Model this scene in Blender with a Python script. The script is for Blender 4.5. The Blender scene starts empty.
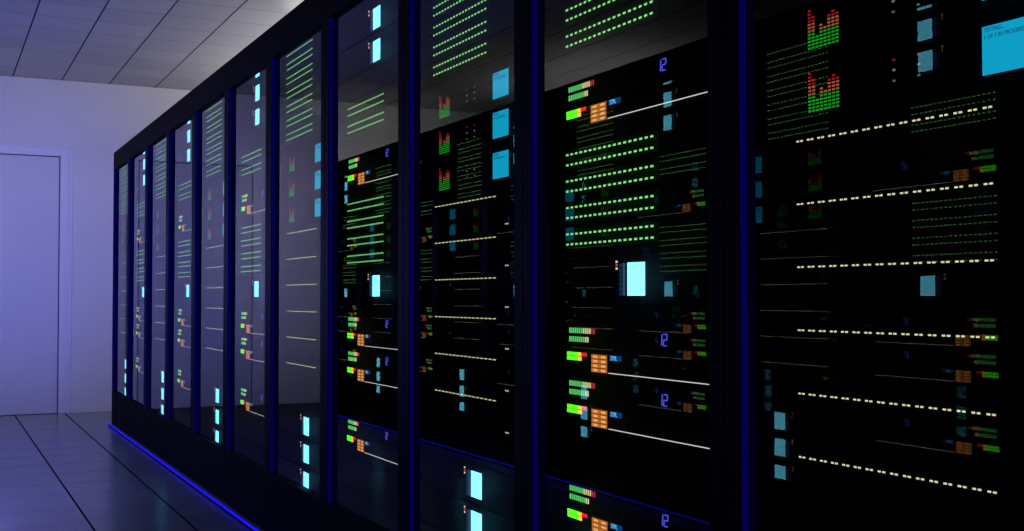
import bpy, math
from mathutils import Matrix, Vector

SC = bpy.context.scene
COL = SC.collection

# ------------------------------------------------------------------ dimensions
W = 0.8147          # rack pitch
OPEN = 0.7204       # width of the glazed opening
ZT, ZB = 2.0598, 0.2612
H = 2.2
D_RIGHT = 1.3045    # front plane of the right-hand row
D_LEFT = -0.485      # front plane of the facing row
Y1 = 9.834          # far edge of the opening of the rack nearest the far wall
JAMB = 0.0190
FACE = 0.0435       # faceplates of the servers behind the glass
CEIL = 2.942
WALL_Y = 10.905

# ------------------------------------------------------------------ materials
def new_mat(name):
    m = bpy.data.materials.new(name)
    m.use_nodes = True
    nt = m.node_tree
    nt.nodes.clear()
    out = nt.nodes.new('ShaderNodeOutputMaterial')
    return m, nt, out

def principled(name, color, rough=0.5, metallic=0.0, spec=0.5, noise=0.0, nscale=40.0, emit=None, estr=0.0):
    m, nt, out = new_mat(name)
    b = nt.nodes.new('ShaderNodeBsdfPrincipled')
    b.inputs['Base Color'].default_value = (*color, 1)
    b.inputs['Roughness'].default_value = rough
    b.inputs['Metallic'].default_value = metallic
    b.inputs['Specular IOR Level'].default_value = spec
    if emit:
        b.inputs['Emission Color'].default_value = (*emit, 1)
        b.inputs['Emission Strength'].default_value = estr
    if noise:
        tc = nt.nodes.new('ShaderNodeTexCoord')
        n = nt.nodes.new('ShaderNodeTexNoise')
        n.inputs['Scale'].default_value = nscale
        mr = nt.nodes.new('ShaderNodeMapRange')
        mr.inputs['To Min'].default_value = max(0.0, rough - noise)
        mr.inputs['To Max'].default_value = rough + noise
        nt.links.new(tc.outputs['Object'], n.inputs['Vector'])
        nt.links.new(n.outputs['Fac'], mr.inputs['Value'])
        nt.links.new(mr.outputs['Result'], b.inputs['Roughness'])
    nt.links.new(b.outputs[0], out.inputs[0])
    return m

def emission(name, color, strength=1.0, sample=False):
    m, nt, out = new_mat(name)
    e = nt.nodes.new('ShaderNodeEmission')
    e.inputs['Color'].default_value = (*color, 1)
    e.inputs['Strength'].default_value = strength
    nt.links.new(e.outputs[0], out.inputs[0])
    m.cycles.emission_sampling = 'FRONT' if sample else 'NONE'
    return m

def glass_mat():
    m, nt, out = new_mat('tinted_door_glass')
    fr = nt.nodes.new('ShaderNodeFresnel')
    fr.inputs['IOR'].default_value = GLASS_IOR
    tr = nt.nodes.new('ShaderNodeBsdfTransparent')
    tr.inputs['Color'].default_value = (0.86, 0.88, 0.9, 1)
    gl = nt.nodes.new('ShaderNodeBsdfGlossy')
    gl.inputs['Roughness'].default_value = 0.0
    gl.inputs['Color'].default_value = GLASS_TINT
    mx = nt.nodes.new('ShaderNodeMixShader')
    nt.links.new(fr.outputs[0], mx.inputs[0])
    nt.links.new(tr.outputs[0], mx.inputs[1])
    nt.links.new(gl.outputs[0], mx.inputs[2])
    nt.links.new(mx.outputs[0], out.inputs[0])
    return m
GLASS_IOR = 1.8
GLASS_TINT = (0.85, 0.85, 0.85, 1)

def tiled(name, TILE, TX0, TY0, base, long_dark, cross_dark, rough, spec, longw=0.010, crossw=0.005, bump=0.0, coat=0.0):
    """square panels: strong joints along the room (world Y), faint ones across"""
    m, nt, out = new_mat(name)
    N = nt.nodes.new
    L = nt.links.new
    tc = N('ShaderNodeTexCoord')
    sp = N('ShaderNodeSeparateXYZ')
    L(tc.outputs['Object'], sp.inputs[0])
    def joint(sock, off, width):
        a = N('ShaderNodeMath'); a.operation = 'SUBTRACT'; a.inputs[1].default_value = off - TILE * 60.5
        L(sock, a.inputs[0])
        b = N('ShaderNodeMath'); b.operation = 'MODULO'; b.inputs[1].default_value = TILE
        L(a.outputs[0], b.inputs[0])
        c = N('ShaderNodeMath'); c.operation = 'SUBTRACT'; c.inputs[1].default_value = TILE / 2
        L(b.outputs[0], c.inputs[0])
        d = N('ShaderNodeMath'); d.operation = 'ABSOLUTE'; L(c.outputs[0], d.inputs[0])
        e = N('ShaderNodeMath'); e.operation = 'LESS_THAN'; e.inputs[1].default_value = width / 2
        L(d.outputs[0], e.inputs[0])
        return e.outputs[0], a.outputs[0]
    jx, ax = joint(sp.outputs['X'], TX0, longw)
    jy, ay = joint(sp.outputs['Y'], TY0, crossw)
    # slight difference in tone from panel to panel
    def cell(s):
        a = N('ShaderNodeMath'); a.operation = 'DIVIDE'; a.inputs[1].default_value = TILE; L(s, a.inputs[0])
        a2 = N('ShaderNodeMath'); a2.operation = 'SUBTRACT'; a2.inputs[1].default_value = 0.5; L(a.outputs[0], a2.inputs[0])
        b = N('ShaderNodeMath'); b.operation = 'FLOOR'; L(a2.outputs[0], b.inputs[0])
        return b.outputs[0]
    cb = N('ShaderNodeCombineXYZ'); L(cell(ax), cb.inputs[0]); L(cell(ay), cb.inputs[1])
    wn = N('ShaderNodeTexWhiteNoise'); wn.noise_dimensions = '2D'; L(cb.outputs[0], wn.inputs['Vector'])
    mr = N('ShaderNodeMapRange'); mr.inputs['To Min'].default_value = 0.93; mr.inputs['To Max'].default_value = 1.05
    L(wn.outputs['Value'], mr.inputs['Value'])
    vm = N('ShaderNodeVectorMath'); vm.operation = 'SCALE'; vm.inputs[0].default_value = base
    L(mr.outputs['Result'], vm.inputs['Scale'])
    m1 = N('ShaderNodeMix'); m1.data_type = 'RGBA'; L(jy, m1.inputs[0]); L(vm.outputs[0], m1.inputs[6]); m1.inputs[7].default_value = (*cross_dark, 1)
    m2 = N('ShaderNodeMix'); m2.data_type = 'RGBA'; L(jx, m2.inputs[0]); L(m1.outputs[2], m2.inputs[6]); m2.inputs[7].default_value = (*long_dark, 1)
    b = N('ShaderNodeBsdfPrincipled')
    L(m2.outputs[2], b.inputs['Base Color'])
    b.inputs['Specular IOR Level'].default_value = spec
    # joints do not shine
    rr = N('ShaderNodeMapRange'); rr.inputs['To Min'].default_value = rough; rr.inputs['To Max'].default_value = 0.9
    hj = N('ShaderNodeMath'); hj.operation = 'MULTIPLY'; hj.inputs[1].default_value = 0.45; L(jy, hj.inputs[0])
    jj = N('ShaderNodeMath'); jj.operation = 'MAXIMUM'; L(jx, jj.inputs[0]); L(hj.outputs[0], jj.inputs[1])
    L(jj.outputs[0], rr.inputs['Value']); L(rr.outputs['Result'], b.inputs['Roughness'])
    sr = N('ShaderNodeMapRange'); sr.inputs['To Min'].default_value = spec; sr.inputs['To Max'].default_value = 0.0
    L(jj.outputs[0], sr.inputs['Value']); L(sr.outputs['Result'], b.inputs['Specular IOR Level'])
    L(b.outputs[0], out.inputs[0])
    return m

M = {}
M['floor'] = tiled('floor_tiles', .402, .642, 7.19, (0.18, 0.18, 0.195), (0.003, 0.003, 0.006), (0.045, 0.045, 0.055), 0.24, 0.6, crossw=.010)
M['ceiling'] = tiled('ceiling_panels', .3995, .5955, 8.04, (0.42, 0.42, 0.43), (0.03, 0.03, 0.05), (0.22, 0.22, 0.25), 0.7, 0.2, crossw=.009)
M['wall'] = principled('painted_wall', (0.58, 0.58, 0.60), 0.8, spec=0.2, noise=0.1)
M['door'] = principled('painted_door', (0.52, 0.53, 0.58), 0.6, spec=0.3, noise=0.1)
M['door_frame'] = principled('painted_door_frame', (0.60, 0.61, 0.66), 0.55, spec=0.3, noise=0.1)
M['gap'] = principled('door_gap_shadow', (0.10, 0.10, 0.16), 0.9)
M['metal'] = principled('black_powder_coated_steel', (0.0045, 0.0045, 0.006), 0.7, spec=0.05, noise=0.08, nscale=60)
M['post'] = principled('blue_black_door_frame_steel', (0.0042, 0.006, 0.016), 0.65, spec=0.06, noise=0.08, nscale=60)
M['inside'] = principled('black_cabinet_interior', (0.004, 0.004, 0.005), 0.8, spec=0.1)
M['face'] = principled('black_server_faceplate', (0.006, 0.006, 0.008), 0.6, spec=0.15, noise=0.1, nscale=80)
M['face_led_spill'] = principled('faceplate_painted_led_spill', (0.004, 0.012, 0.005), 0.6, spec=0.1, emit=(0.05, 1.0, 0.12), estr=0.004)  # green LED spill put into the colour and a faint glow
M['glass'] = glass_mat()
M['jamb'] = emission('dim_blue_light_strip', (0.010, 0.004, 1.0), 0.065)
M['blue'] = emission('blue_floor_led', (0.014, 0.008, 1.0), 0.9, sample=True)
M['green'] = emission('green_led', (0.36, 1.0, 0.33), 0.95)
M['yellow'] = emission('pale_yellow_led', (0.80, 0.82, 0.44), 1.0)
M['vu_green'] = emission('meter_green', (0.12, 0.85, 0.18), 1.0)
M['vu_yellow'] = emission('meter_yellow', (0.95, 0.8, 0.3), 1.0)
M['vu_red'] = emission('meter_red', (0.6, 0.04, 0.05), 1.0)
M['bar_green'] = emission('bar_lime', (0.14, 1.4, 0.02), 1.2)
M['bar_yellow'] = emission('bar_amber', (1.6, 0.8, 0.05), 1.0)
M['bar_red'] = emission('bar_red', (1.2, 0.02, 0.03), 0.9)
M['orange'] = emission('orange_keypad', (0.65, 0.19, 0.025), 1.0)
M['orange_dark'] = emission('keypad_backing', (0.10, 0.02, 0.003), 1.0)
M['cream'] = emission('keypad_legend', (1.0, 0.62, 0.25), 1.2)
M['badge'] = emission('blue_badge', (0.005, 0.05, 0.20), 1.0)
M['badge_text'] = emission('badge_lettering', (0.15, 0.75, 1.2), 1.0)
M['digit'] = emission('violet_blue_digits', (0.11, 0.10, 0.95), 0.9)
M['white'] = emission('white_light_bar', (0.8, 0.8, 0.8), 1.0)
M['warm'] = emission('warm_white_led', (1.0, 0.85, 0.6), 1.0)
M['warm_dim'] = emission('dim_warm_led', (0.20, 0.18, 0.13), 1.0)
M['red_dim'] = emission('dim_red_led', (0.18, 0.015, 0.015), 1.0)
M['warm_mid'] = emission('small_white_led', (0.6, 0.58, 0.5), 1.0)
M['redled'] = emission('red_led', (0.8, 0.08, 0.06), 1.0)
M['greenled'] = emission('green_status_led', (0.08, 0.18, 0.07), 0.8)
M['cyan_bright'] = emission('bright_cyan_screen', (0.50, 2.3, 3.1), 1.0)
M['cyan'] = emission('cyan_lcd_screen', (0.006, 0.42, 0.68), 1.0)
M['ink'] = emission('lcd_lettering', (0.005, 0.14, 0.28), 1.0)
M['port'] = emission('dim_blue_port_panel', (0.010, 0.028, 0.062), 1.0)
M['port_line'] = emission('pale_blue_port_line', (0.06, 0.14, 0.25), 1.0)
M['eq_green'] = emission('graph_green', (0.010, 0.34, 0.015), 1.0)
M['eq_orange'] = emission('graph_orange', (0.40, 0.10, 0.05), 1.0)
M['eq_red'] = emission('graph_red', (0.36, 0.01, 0.015), 1.0)

# ------------------------------------------------------------------ mesh helper
class MB:
    """collects boxes into one mesh with several material slots"""
    def __init__(self):
        self.v, self.f, self.mi, self.mats = [], [], [], []
    def slot(self, m):
        if m not in self.mats:
            self.mats.append(m)
        return self.mats.index(m)
    def box(self, x0, x1, y0, y1, z0, z1, m):
        s = self.slot(m); n = len(self.v)
        self.v += [(x0, y0, z0), (x1, y0, z0), (x1, y1, z0), (x0, y1, z0),
                   (x0, y0, z1), (x1, y0, z1), (x1, y1, z1), (x0, y1, z1)]
        for q in ((0, 3, 2, 1), (4, 5, 6, 7), (0, 1, 5, 4), (1, 2, 6, 5), (2, 3, 7, 6), (3, 0, 4, 7)):
            self.f.append(tuple(n + i for i in q)); self.mi.append(s)
        return self
    def prism(self, pts, y0, y1, m):
        """outline in the x,z plane, extruded from y0 to y1"""
        s = self.slot(m); n = len(self.v); k = len(pts)
        self.v += [(x, y0, z) for x, z in pts] + [(x, y1, z) for x, z in pts]
        self.f.append(tuple(n + i for i in range(k))); self.mi.append(s)
        self.f.append(tuple(n + k + i for i in reversed(range(k)))); self.mi.append(s)
        for i in range(k):
            j = (i + 1) % k
            self.f.append((n + j, n + i, n + k + i, n + k + j)); self.mi.append(s)
        return self
    def quad(self, pts, m):
        s = self.slot(m); n = len(self.v); self.v += pts
        self.f.append(tuple(range(n, n + 4))); self.mi.append(s)
        return self
    def build(self, name, parent=None, bevel=0.0):
        me = bpy.data.meshes.new(name)
        me.from_pydata(self.v, [], self.f)
        for m in self.mats:
            me.materials.append(M[m])
        me.polygons.foreach_set('material_index', self.mi)
        me.update()
        o = bpy.data.objects.new(name, me)
        COL.objects.link(o)
        if parent:
            o.parent = parent
        if bevel:
            md = o.modifiers.new('bevel', 'BEVEL'); md.width = bevel; md.segments = 2
            md.limit_method = 'ANGLE'
        return o

def empty(name):
    o = bpy.data.objects.new(name, None)
    o.empty_display_size = 0.1
    COL.objects.link(o)
    return o

def text_mesh(body, size, mat, align='LEFT', xscale=1.0):
    cu = bpy.data.curves.new('lettering', 'FONT')
    cu.body = body; cu.size = size; cu.align_x = align; cu.extrude = 0.00015
    cu.space_line = 1.15
    cu.offset = 0.00012
    tmp = bpy.data.objects.new('tmp_text', cu)
    COL.objects.link(tmp)
    dg = bpy.context.evaluated_depsgraph_get()
    dg.update()
    me = bpy.data.meshes.new_from_object(tmp.evaluated_get(dg))
    me.name = 'lettering'
    # stand the text up in the x,z plane facing -y
    me.transform(Matrix.Rotation(math.pi / 2, 4, 'X') @ Matrix.Diagonal((xscale, 1, 1, 1)))
    me.materials.clear(); me.materials.append(M[mat])
    bpy.data.objects.remove(tmp)
    bpy.data.curves.remove(cu)
    return me

def mesh_obj(name, me, parent, loc=(0, 0, 0)):
    o = bpy.data.objects.new(name, me)
    COL.objects.link(o); o.parent = parent; o.location = loc
    return o

def copy_tree(o, parent=None):
    c = o.copy(); COL.objects.link(c)
    if parent is not None:
        c.parent = parent
    for ch in list(o.children):
        copy_tree(ch, c)
    return c

# ------------------------------------------------------------------ the setting
def struct(name, mb, bevel=0):
    o = mb.build(name, bevel=bevel); o['kind'] = 'structure'; return o
XL, XR, YB = -3.0, 4.4, -2.6
struct('floor', MB().box(XL - .1, XR + .1, YB - .1, WALL_Y + .1, -0.1, 0, 'floor'))
struct('ceiling', MB().box(XL - .1, XR + .1, YB - .1, WALL_Y + .1, CEIL, CEIL + .1, 'ceiling'))
DX0, DX1, DZ = -0.05, 0.983, 2.259
G = 0.008
fw = MB()
fw.box(XL - .1, DX0 - G, WALL_Y, WALL_Y + .12, 0, CEIL, 'wall')
fw.box(DX1 + G, XR + .1, WALL_Y, WALL_Y + .12, 0, CEIL, 'wall')
fw.box(DX0 - G, DX1 + G, WALL_Y, WALL_Y + .12, DZ + G, CEIL, 'wall')
fw.box(DX0 - G, DX1 + G, WALL_Y + .07, WALL_Y + .12, 0, DZ + G, 'gap')
struct('wall_far', fw)
struct('wall_left', MB().box(XL - .1, XL, YB, WALL_Y, 0, CEIL, 'wall'))
struct('wall_right', MB().box(XR, XR + .1, YB, WALL_Y, 0, CEIL, 'wall'))
struct('wall_back', MB().box(XL, XR, YB - .1, YB, 0, CEIL, 'wall'))
struct('door_1', MB().box(DX0, DX1, WALL_Y + .004, WALL_Y + .05, 0.004, DZ, 'door'), 0.003)
# flat architrave with a raised moulding along its outer edge
tr = MB()
FX, FZ = 1.092, 2.361
for x0, x1, z0, z1 in ((DX1 + G, FX, 0, FZ), (-0.05 - G - (FX - DX1 - G), -0.05 - G, 0, FZ), (DX0 - G, DX1 + G, DZ + G, FZ)):
    tr.box(x0, x1, WALL_Y - .012, WALL_Y, z0, z1, 'door_frame')
rw = 0.022
LX0 = -0.05 - G - (FX - DX1 - G)
for x0, x1, z0, z1 in ((FX - rw, FX, 0, FZ - rw), (LX0, LX0 + rw, 0, FZ - rw), (LX0, FX, FZ - rw, FZ)):
    tr.box(x0, x1, WALL_Y - .026, WALL_Y - .012, z0, z1, 'door_frame')
struct('trim_1', tr, 0.004)

# ------------------------------------------------------------------ server units
# local frame of every unit: x to the viewer's right, y into the cabinet, z up
C0 = OPEN / 2
HW = 0.37
def chassis(t, h, extra=None):
    mb = MB()
    mb.box(-HW, HW, 0.0, 0.004, 0, h, 'face')                      # faceplate
    mb.box(-HW + .012, HW - .012, 0.004, 0.55, 0.002, h - .002, 'inside')
    for s in (-1, 1):                                               # screws at the rack ears
        for z in (h * .22, h * .78):
            x = s * (HW - .012)
            mb.prism([(x + .004 * math.cos(a * math.pi / 4), z + .004 * math.sin(a * math.pi / 4)) for a in range(8)], -.001, 0, 'metal')
    if extra: extra(mb)
    return mb.build('chassis', t)

def led_row(t, name, u0, u1, n, duty, zc, hh, m, pair=False):
    mb = MB(); p = (u1 - u0) / n if not pair else (u1 - u0 + 0.0085) / n
    for i in range(n):
        a = u0 + i * p - C0
        if pair:
            mb.box(a, a + .0054, -.0014, 0, zc - hh / 2, zc + hh / 2, m)
            mb.box(a + .0096, a + .0150, -.0014, 0, zc - hh / 2, zc + hh / 2, m)
        else:
            mb.box(a, a + p * duty, -.0014, 0, zc - hh / 2, zc + hh / 2, m)
    return mb.build(name, t)

def make_switch():
    t = empty('network_switch')
    chassis(t, .058)
    MB().box(.083 - C0, .486 - C0, -.0006, 0, .006, .050, 'face_led_spill').build('led_spill_panel', t)  # LED light spilling on the faceplate, painted as a thin panel
    for z in (.015, .0392):
        led_row(t, 'led_row', .0925, .476, 18, .50, z, .0044, 'green')
    return t

EQ = (12, 10, 4, 7, 6, 9, 10, 9)
def make_display():
    t = empty('status_display_unit')
    chassis(t, .104)
    mb = MB()
    for c, n in enumerate(EQ):
        for r in range(n):
            x = .1385 + c * .0098 - C0; z = .018 + r * .0059
            m = 'eq_green' if r < 5 else ('eq_orange' if r < 8 else 'eq_red')
            mb.box(x, x + .0060, -.0012, 0, z, z + .0029, m)
    mb.build('level_graph', t)
    for x in (.337, .3885):
        for z, m in ((.073, 'red_dim'), (.057, 'warm_dim'), (.040, 'greenled')):
            MB().prism([(x - C0 + .0030 * math.cos(a * math.pi / 4), z + .0019 * math.sin(a * math.pi / 4)) for a in range(8)], -.0014, 0, m).build('indicator_light', t)
    s = MB().box(.509 - C0, .602 - C0, -.0015, 0, .018, .088, 'cyan').build('screen', t)
    tm = mesh_obj('screen_text', LCD, s, (.512 - C0, -.0019, .088 - .0085))
    return t

def make_drive():
    t = empty('drive_array')
    chassis(t, .104)
    led_row(t, 'led_row', .107, .527, 16, 0, .095, .0027, 'yellow', pair=True)
    for i in range(2):
        x = .5835 + i * .0115 - C0
        MB().box(x, x + .0060, -.0014, 0, .0155, .0190, 'warm_mid').build('status_light', t)
    return t

def make_console():
    t = empty('console_server')
    chassis(t, .108)
    MB().box(.368 - C0, .4350 - C0, -.0015, 0, .020, .0915, 'cyan_bright').build('screen', t)
    pt = MB()
    for i in range(7):
        z = .020 + i * .0102
        pt.box(.334 - C0, .3485 - C0, -.0012, 0, z, z + .0088, 'port')
        pt.box(.3575 - C0, .3645 - C0, -.0012, 0, z, z + .0088, 'port')
    pt.box(.3515 - C0, .3540 - C0, -.0014, 0, .020, .0912, 'port_line')
    pt.build('port_panel', t)
    for z, m in ((.0945, 'warm'), (.0870, 'redled'), (.0795, 'warm')):
        x = .3225 - C0
        MB().box(x - .003, x + .003, -.0014, 0, z - .0022, z + .0022, m).build('indicator_light', t)
    return t

def make_meter():
    t = empty('level_meter_unit')
    T = .112      # top of the first meter row above the unit's base
    chassis(t, .122)
    for n, z0 in ((13, T - .0125), (10, T - .0325)):
        mb = MB()
        for i in range(n):
            m = 'vu_green' if i < (7 if n == 13 else 8) else ('vu_yellow' if i < 11 else 'vu_red')
            x = .1105 + i * .0093 - C0
            mb.box(x, x + .0036, -.0014, 0, z0, z0 + .0122, m)
        mb.build('level_meter', t)
    bar = MB()
    for z0, z1, red in ((T - .0655, T - .0570, True), (T - .0760, T - .0668, False)):
        bar.box(.0995 - C0, .154 - C0, -.0014, 0, z0, z1, 'bar_green')
        bar.box(.154 - C0, .166 - C0, -.0014, 0, z0, z1, 'bar_yellow')
        if red: bar.box(.167 - C0, .190 - C0, -.0014, 0, z0, z1, 'bar_red')
    bar.build('bar_graph', t)
    kp = MB().box(.212 - C0, .2815 - C0, -.0008, 0, T - .0985, T - .057, 'orange_dark').build('keypad', t)
    for r in range(4):
        for c in range(2):
            x = .2135 + c * .0345 - C0; z = T - .0678 - r * .0102
            b = MB().box(x, x + .0320, -.0018, -.0008, z, z + .0085, 'orange')
            for q in range(3):
                b.box(x + .010 + q * .0062, x + .0135 + q * .0062, -.0021, -.0018, z + .0020, z + .0066, 'cream')
            b.build('key', kp)
    bd = MB().box(.291 - C0, .341 - C0, -.0012, 0, T - .0700, T - .0575, 'badge').build('badge', t)
    mesh_obj('badge_text', BADGE, bd, (.2975 - C0, -.0016, T - .0684))
    # two-figure reading, slanted segments: 1 2
    dg = MB()
    zb_, zt_ = T - .0285, T - .0050
    zm = (zb_ + zt_) / 2; w_ = .0024
    def seg(xa, za, xb, zb, horiz=False):
        sh = .0020
        f = lambda x, z: (x - C0 + sh * (z - zb_) / .0235, z)
        if horiz:
            dg.prism([f(xa, za - w_ / 2), f(xb, za - w_ / 2), f(xb, za + w_ / 2), f(xa, za + w_ / 2)], -.0014, 0, 'digit')
        else:
            dg.prism([f(xa - w_ / 2, za), f(xa + w_ / 2, za), f(xb + w_ / 2, zb), f(xb - w_ / 2, zb)], -.0014, 0, 'digit')
    a, b = .5035, .5155
    seg(.4975, zb_, .4975, zt_)
    seg(a, zt_, b, zt_, True); seg(b, zm, b, zt_)
    seg(a, zm, b, zm, True); seg(a, zb_, a, zm); seg(a, zb_, b, zb_, True)
    dg.build('digit_display', t)
    MB().box(.287 - C0, .664 - C0, -.0014, 0, T - .0986, T - .0970, 'white').build('light_bar', t)
    return t

LCD = text_mesh('TESTING...\n1 OF 7 IN PROGRESS', 0.0088, 'ink', xscale=0.92)
BADGE = text_mesh('STPL', 0.0135, 'badge_text', xscale=0.92)

# ------------------------------------------------------------------ cabinets
def slots(kind):
    s = []
    if kind == 'A':
        for i in range(6, -1, -1): s.append(('switch', 1.690 + .0605 * i - .015, .058))
        for z in (1.5525, 1.4455, 1.3365): s.append(('display', z - .018, .104))
        for i in range(6): s.append(('drive', 1.290 - .1097 * i - .095, .104))
        for z in (.464, .3535, .243): s.append(('console', z - .020, .108))
    else:
        for z in (2.053, 1.941, 1.828): s.append(('console', z - .020, .108))
        for z in (1.680, 1.617): s.append(('switch', z - .015, .058))
        s.append(('meter', 1.517 - .112, .122))
        for z in (1.3325, 1.2695, 1.2065, 1.1435): s.append(('switch', z - .015, .058))
        s.append(('console', 1.022 - .020, .108))
        for t in (.947, .823, .577): s.append(('meter', t - .112, .122))
    return s

def make_rack(kind):
    t = empty('server_rack')
    w = W / 2 - .0015
    b = MB()
    b.box(-w, -w + .02, .036, 1.0, 0, H, 'metal')
    b.box(w - .02, w, .036, 1.0, 0, H, 'metal')
    b.box(-w + .02, w - .02, .98, 1.0, 0, H, 'metal')
    b.box(-w + .02, w - .02, .036, .98, H - .02, H, 'metal')
    b.box(-w + .02, w - .02, .036, .98, 0, .08, 'metal')
    b.build('cabinet_body', t)
    MB().box(-w, w, 0, .0355, ZT, H, 'metal').build('top_panel', t, .0015)
    MB().box(-w, w, 0, .0355, 0, ZB, 'metal').build('base_panel', t, .0015)
    o = OPEN / 2
    MB().box(-w, -o, 0, .0355, ZB, ZT, 'post').box(o, w, 0, .0355, ZB, ZT, 'post').build('door_frame', t, .001)
    door = [c for c in t.children if c.name.startswith('door_frame')][0]
    MB().quad([(-o, JAMB, ZB - .01), (o, JAMB, ZB - .01), (o, JAMB, ZT + .01), (-o, JAMB, ZT + .01)], 'glass').build('glass_pane', door)
    MB().box(-o, -o + .0012, .002, .0165, ZB + .002, ZT - .002, 'jamb').build('light_strip', door)
    # blanking panels wherever no unit is fitted
    bl = MB(); z = .09
    for _, z0, h in sorted(slots(kind), key=lambda q: q[1]):
        if z0 - z > .004:
            bl.box(-HW, HW, .048, .052, z + .001, z0 - .001, 'face')
        z = z0 + h
    if 2.16 - z > .004: bl.box(-HW, HW, .048, .052, z + .001, 2.16, 'face')
    for s in (-1, 1):                                                # mounting rails
        bl.box(*sorted((s * (HW + .001), s * (W / 2 - .022))), .048, .060, .09, 2.16, 'inside')
    bl.build('blanking_panel', t)
    return t

PROTO_R = {k: make_rack(k) for k in 'AB'}
PROTO_U = {'switch': make_switch(), 'display': make_display(), 'drive': make_drive(),
           'console': make_console(), 'meter': make_meter()}
DESC = {'switch': ('network switch with two green LED rows', 'network switch'),
        'display': ('unit with red-green graph and cyan screen', 'display unit'),
        'drive': ('drive array with dashed yellow LED line', 'drive array'),
        'console': ('console unit with glowing pale-cyan screen', 'console'),
        'meter': ('meter unit with orange keypad and level bars', 'meter unit')}
PLURAL = {'switch': 'network switches', 'display': 'graph and screen units', 'drive': 'drive arrays',
          'console': 'console units', 'meter': 'level meter units'}
ORD = ['first', 'second', 'third', 'fourth', 'fifth', 'sixth', 'seventh', 'eighth', 'ninth', 'tenth', 'eleventh', 'twelfth']
used = set()
def instance(proto, key):
    if key in used:
        return copy_tree(proto)
    used.add(key)
    return proto

def place_rack(kind, k, x, y, rz, side):
    r = instance(PROTO_R[kind], kind)
    r.location = (x, y, 0); r.rotation_euler = (0, 0, rz)
    what = 'green top LEDs' if kind == 'A' else 'orange-keypad meters'
    if side == 'right':
        r['label'] = 'black glass-door rack with %s, %s from the far wall' % (what, ORD[k - 1])
        r['group'] = 'server racks of the right-hand row'
    else:
        r['label'] = 'facing-row rack with %s, seen mirrored, %s from far wall' % (what, ORD[k - 1])
        r['group'] = 'server racks of the facing row'
    r['category'] = 'server rack'
    dx, dy = -math.sin(rz) * FACE, math.cos(rz) * FACE
    cnt = {}
    for typ, z0, h in slots(kind):
        u = instance(PROTO_U[typ], typ)
        sx = 0.0 if kind == 'A' else (.006 if typ == 'switch' else .0015)
        u.location = (x + dx + math.cos(rz) * sx, y + dy + math.sin(rz) * sx, z0); u.rotation_euler = (0, 0, rz)
        n = cnt.get(typ, 0); cnt[typ] = n + 1
        tot = sum(1 for q in slots(kind) if q[0] == typ)
        pos = ('%s from top, ' % ORD[n]) if tot > 1 else ''
        if side == 'right':
            u['label'] = '%s, %s%s rack from far wall' % (DESC[typ][0], pos, ORD[k - 1])
            u['group'] = PLURAL[typ] + ' in the right-hand racks'
        else:
            u['label'] = 'mirrored %s, %s%s facing rack' % (DESC[typ][0], pos, ORD[k - 1])
            u['group'] = PLURAL[typ] + ' in the facing racks'
        u['category'] = DESC[typ][1]

for k in range(1, 13):
    place_rack('A' if k % 2 else 'B', k, D_RIGHT, Y1 - (k - 1) * W - OPEN / 2, -math.pi / 2, 'right')
YN = 9.144
for k in range(1, 11):
    place_rack('B' if k % 2 else 'A', k, D_LEFT, YN - (k - 1) * W + OPEN / 2, math.pi / 2, 'left')

# blue LED profiles along the foot of each row
def strip(x0, x1, ya, yb, label):
    t = empty('led_floor_strip'); xm = (x0 + x1) / 2
    t.location = (xm, (ya + yb) / 2, 0)
    h = (yb - ya) / 2; q = abs(x1 - x0) / 2
    MB().box(-q * .3, q * .6, -h, h, 0, .013, 'metal').build('aluminium_profile', t)
    MB().box(-q, q, -h, h, .013, .0185, 'blue').build('light_tube', t)
    t['label'] = label; t['category'] = 'light strip'
strip(1.250, 1.262, .0, 9.68, 'glowing blue LED strip on the floor along the right rack row')
strip(-.444, -.432, 1.5, 9.68, 'blue LED strip along the facing rack row, seen mirrored in the glass')

# ------------------------------------------------------------------ lights
def area(name, loc, rot, sx, sy, power, color):
    l = bpy.data.lights.new(name, 'AREA'); l.shape = 'RECTANGLE'; l.size = sx; l.size_y = sy
    l.energy = power; l.color = color
    o = bpy.data.objects.new(name, l); o.location = loc; o.rotation_euler = rot
    COL.objects.link(o); return o
def spot(name, loc, target, power, color, angle, blend, radius=0.0):
    l = bpy.data.lights.new(name, 'SPOT'); l.energy = power; l.color = color
    l.spot_size = angle; l.spot_blend = blend; l.shadow_soft_size = radius
    o = bpy.data.objects.new(name, l); o.location = loc
    o.rotation_euler = (Vector(target) - Vector(loc)).to_track_quat('-Z', 'Y').to_euler()
    COL.objects.link(o); return o

# unseen violet fills added in the aisle to tint far wall and ceiling
V = (0.20, 0.205, 1.0)
spot('aisle_violet_fill_spot', (0.50, 5.6, 1.45), (0.58, 11.0, 1.55), 480, V, math.radians(42), 1.0)  # added source that pools violet on the wall by the door
for i, (px, py, pz, e) in enumerate(((0.30, 8.6, 1.35, 30), (0.20, 6.4, 1.2, 24))):
    l = bpy.data.lights.new('aisle_violet_fill', 'POINT'); l.energy = e; l.color = V; l.shadow_soft_size = 0
    o = bpy.data.objects.new('aisle_violet_fill', l); o.location = (px, py, pz); COL.objects.link(o)  # added point fills tinting ceiling and floor violet
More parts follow.
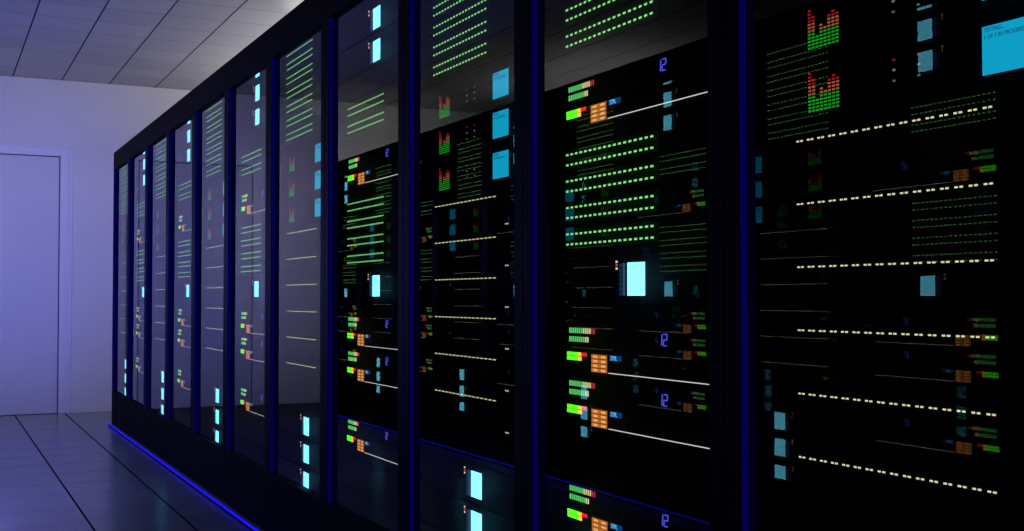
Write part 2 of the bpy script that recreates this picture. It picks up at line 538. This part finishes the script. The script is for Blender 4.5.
# unseen neutral fills added behind the rows and in the aisle
area('ceiling_fill_right', (3.3, 8.2, 2.3), (math.pi, 0, 0), 0.6, 4.0, 105, (1.0, 0.95, 0.92))  # added upward fill that brightens the ceiling behind the right row
area('ceiling_fill_left', (-2.3, 8.5, 2.3), (math.pi, 0, 0), 0.6, 2.0, 9, (1.0, 0.97, 0.95))  # added upward fill for the ceiling over the facing row
spot('cross_aisle_fill', (0.30, 8.4, 2.1), (0.25, 10.9, 1.25), 30, (1.0, 0.95, 0.93), math.radians(125), 1.0)  # added to lift the far wall around the door
spot('far_wall_fill', (-1.9, 9.3, 1.9), (-1.2, 10.9, 1.7), 60, (1.0, 0.96, 0.95), math.radians(130), 1.0)  # added to brighten the far wall behind the facing row
spot('far_corner_fill', (0.6, 8.6, 1.9), (-0.9, 10.9, 1.5), 55, (1.0, 0.95, 0.93), math.radians(70), 1.0)  # added from the aisle to lift the wall left of the door
spot('ceiling_patch_fill', (3.03, 7.05, 1.2), (3.03, 7.05, 3.0), 110, (1.0, 0.94, 0.90), math.radians(66), 0.22)  # added cone; its rim shapes the edge of the bright ceiling patch

w = bpy.data.worlds.new('world'); SC.world = w; w.use_nodes = True
w.node_tree.nodes['Background'].inputs[0].default_value = (0.02, 0.02, 0.04, 1)
w.node_tree.nodes['Background'].inputs[1].default_value = 1.0

# ------------------------------------------------------------------ camera
f, ya, pi_, ro, h = 1156.4, .4638, .0273, -.001, 1.019
F = Vector((math.sin(ya) * math.cos(pi_), math.cos(ya) * math.cos(pi_), math.sin(pi_)))
R = Vector((math.cos(ya), -math.sin(ya), 0)); U = R.cross(F)
R2 = R * math.cos(ro) + U * math.sin(ro); U2 = -R * math.sin(ro) + U * math.cos(ro)
cam = bpy.data.cameras.new('camera'); co = bpy.data.objects.new('camera', cam); COL.objects.link(co)
cam.sensor_fit = 'HORIZONTAL'; cam.sensor_width = 36; cam.lens = f / 1024 * 36
cam.clip_start = 0.05
mw = Matrix((R2, U2, -F)).transposed().to_4x4(); mw.translation = (0, 0, h)
co.matrix_world = mw
SC.camera = co
SC.view_settings.view_transform = 'Standard'
SC.view_settings.look = 'None'
SC.cycles.max_bounces = 8
SC.cycles.glossy_bounces = 1
SC.cycles.transparent_max_bounces = 12
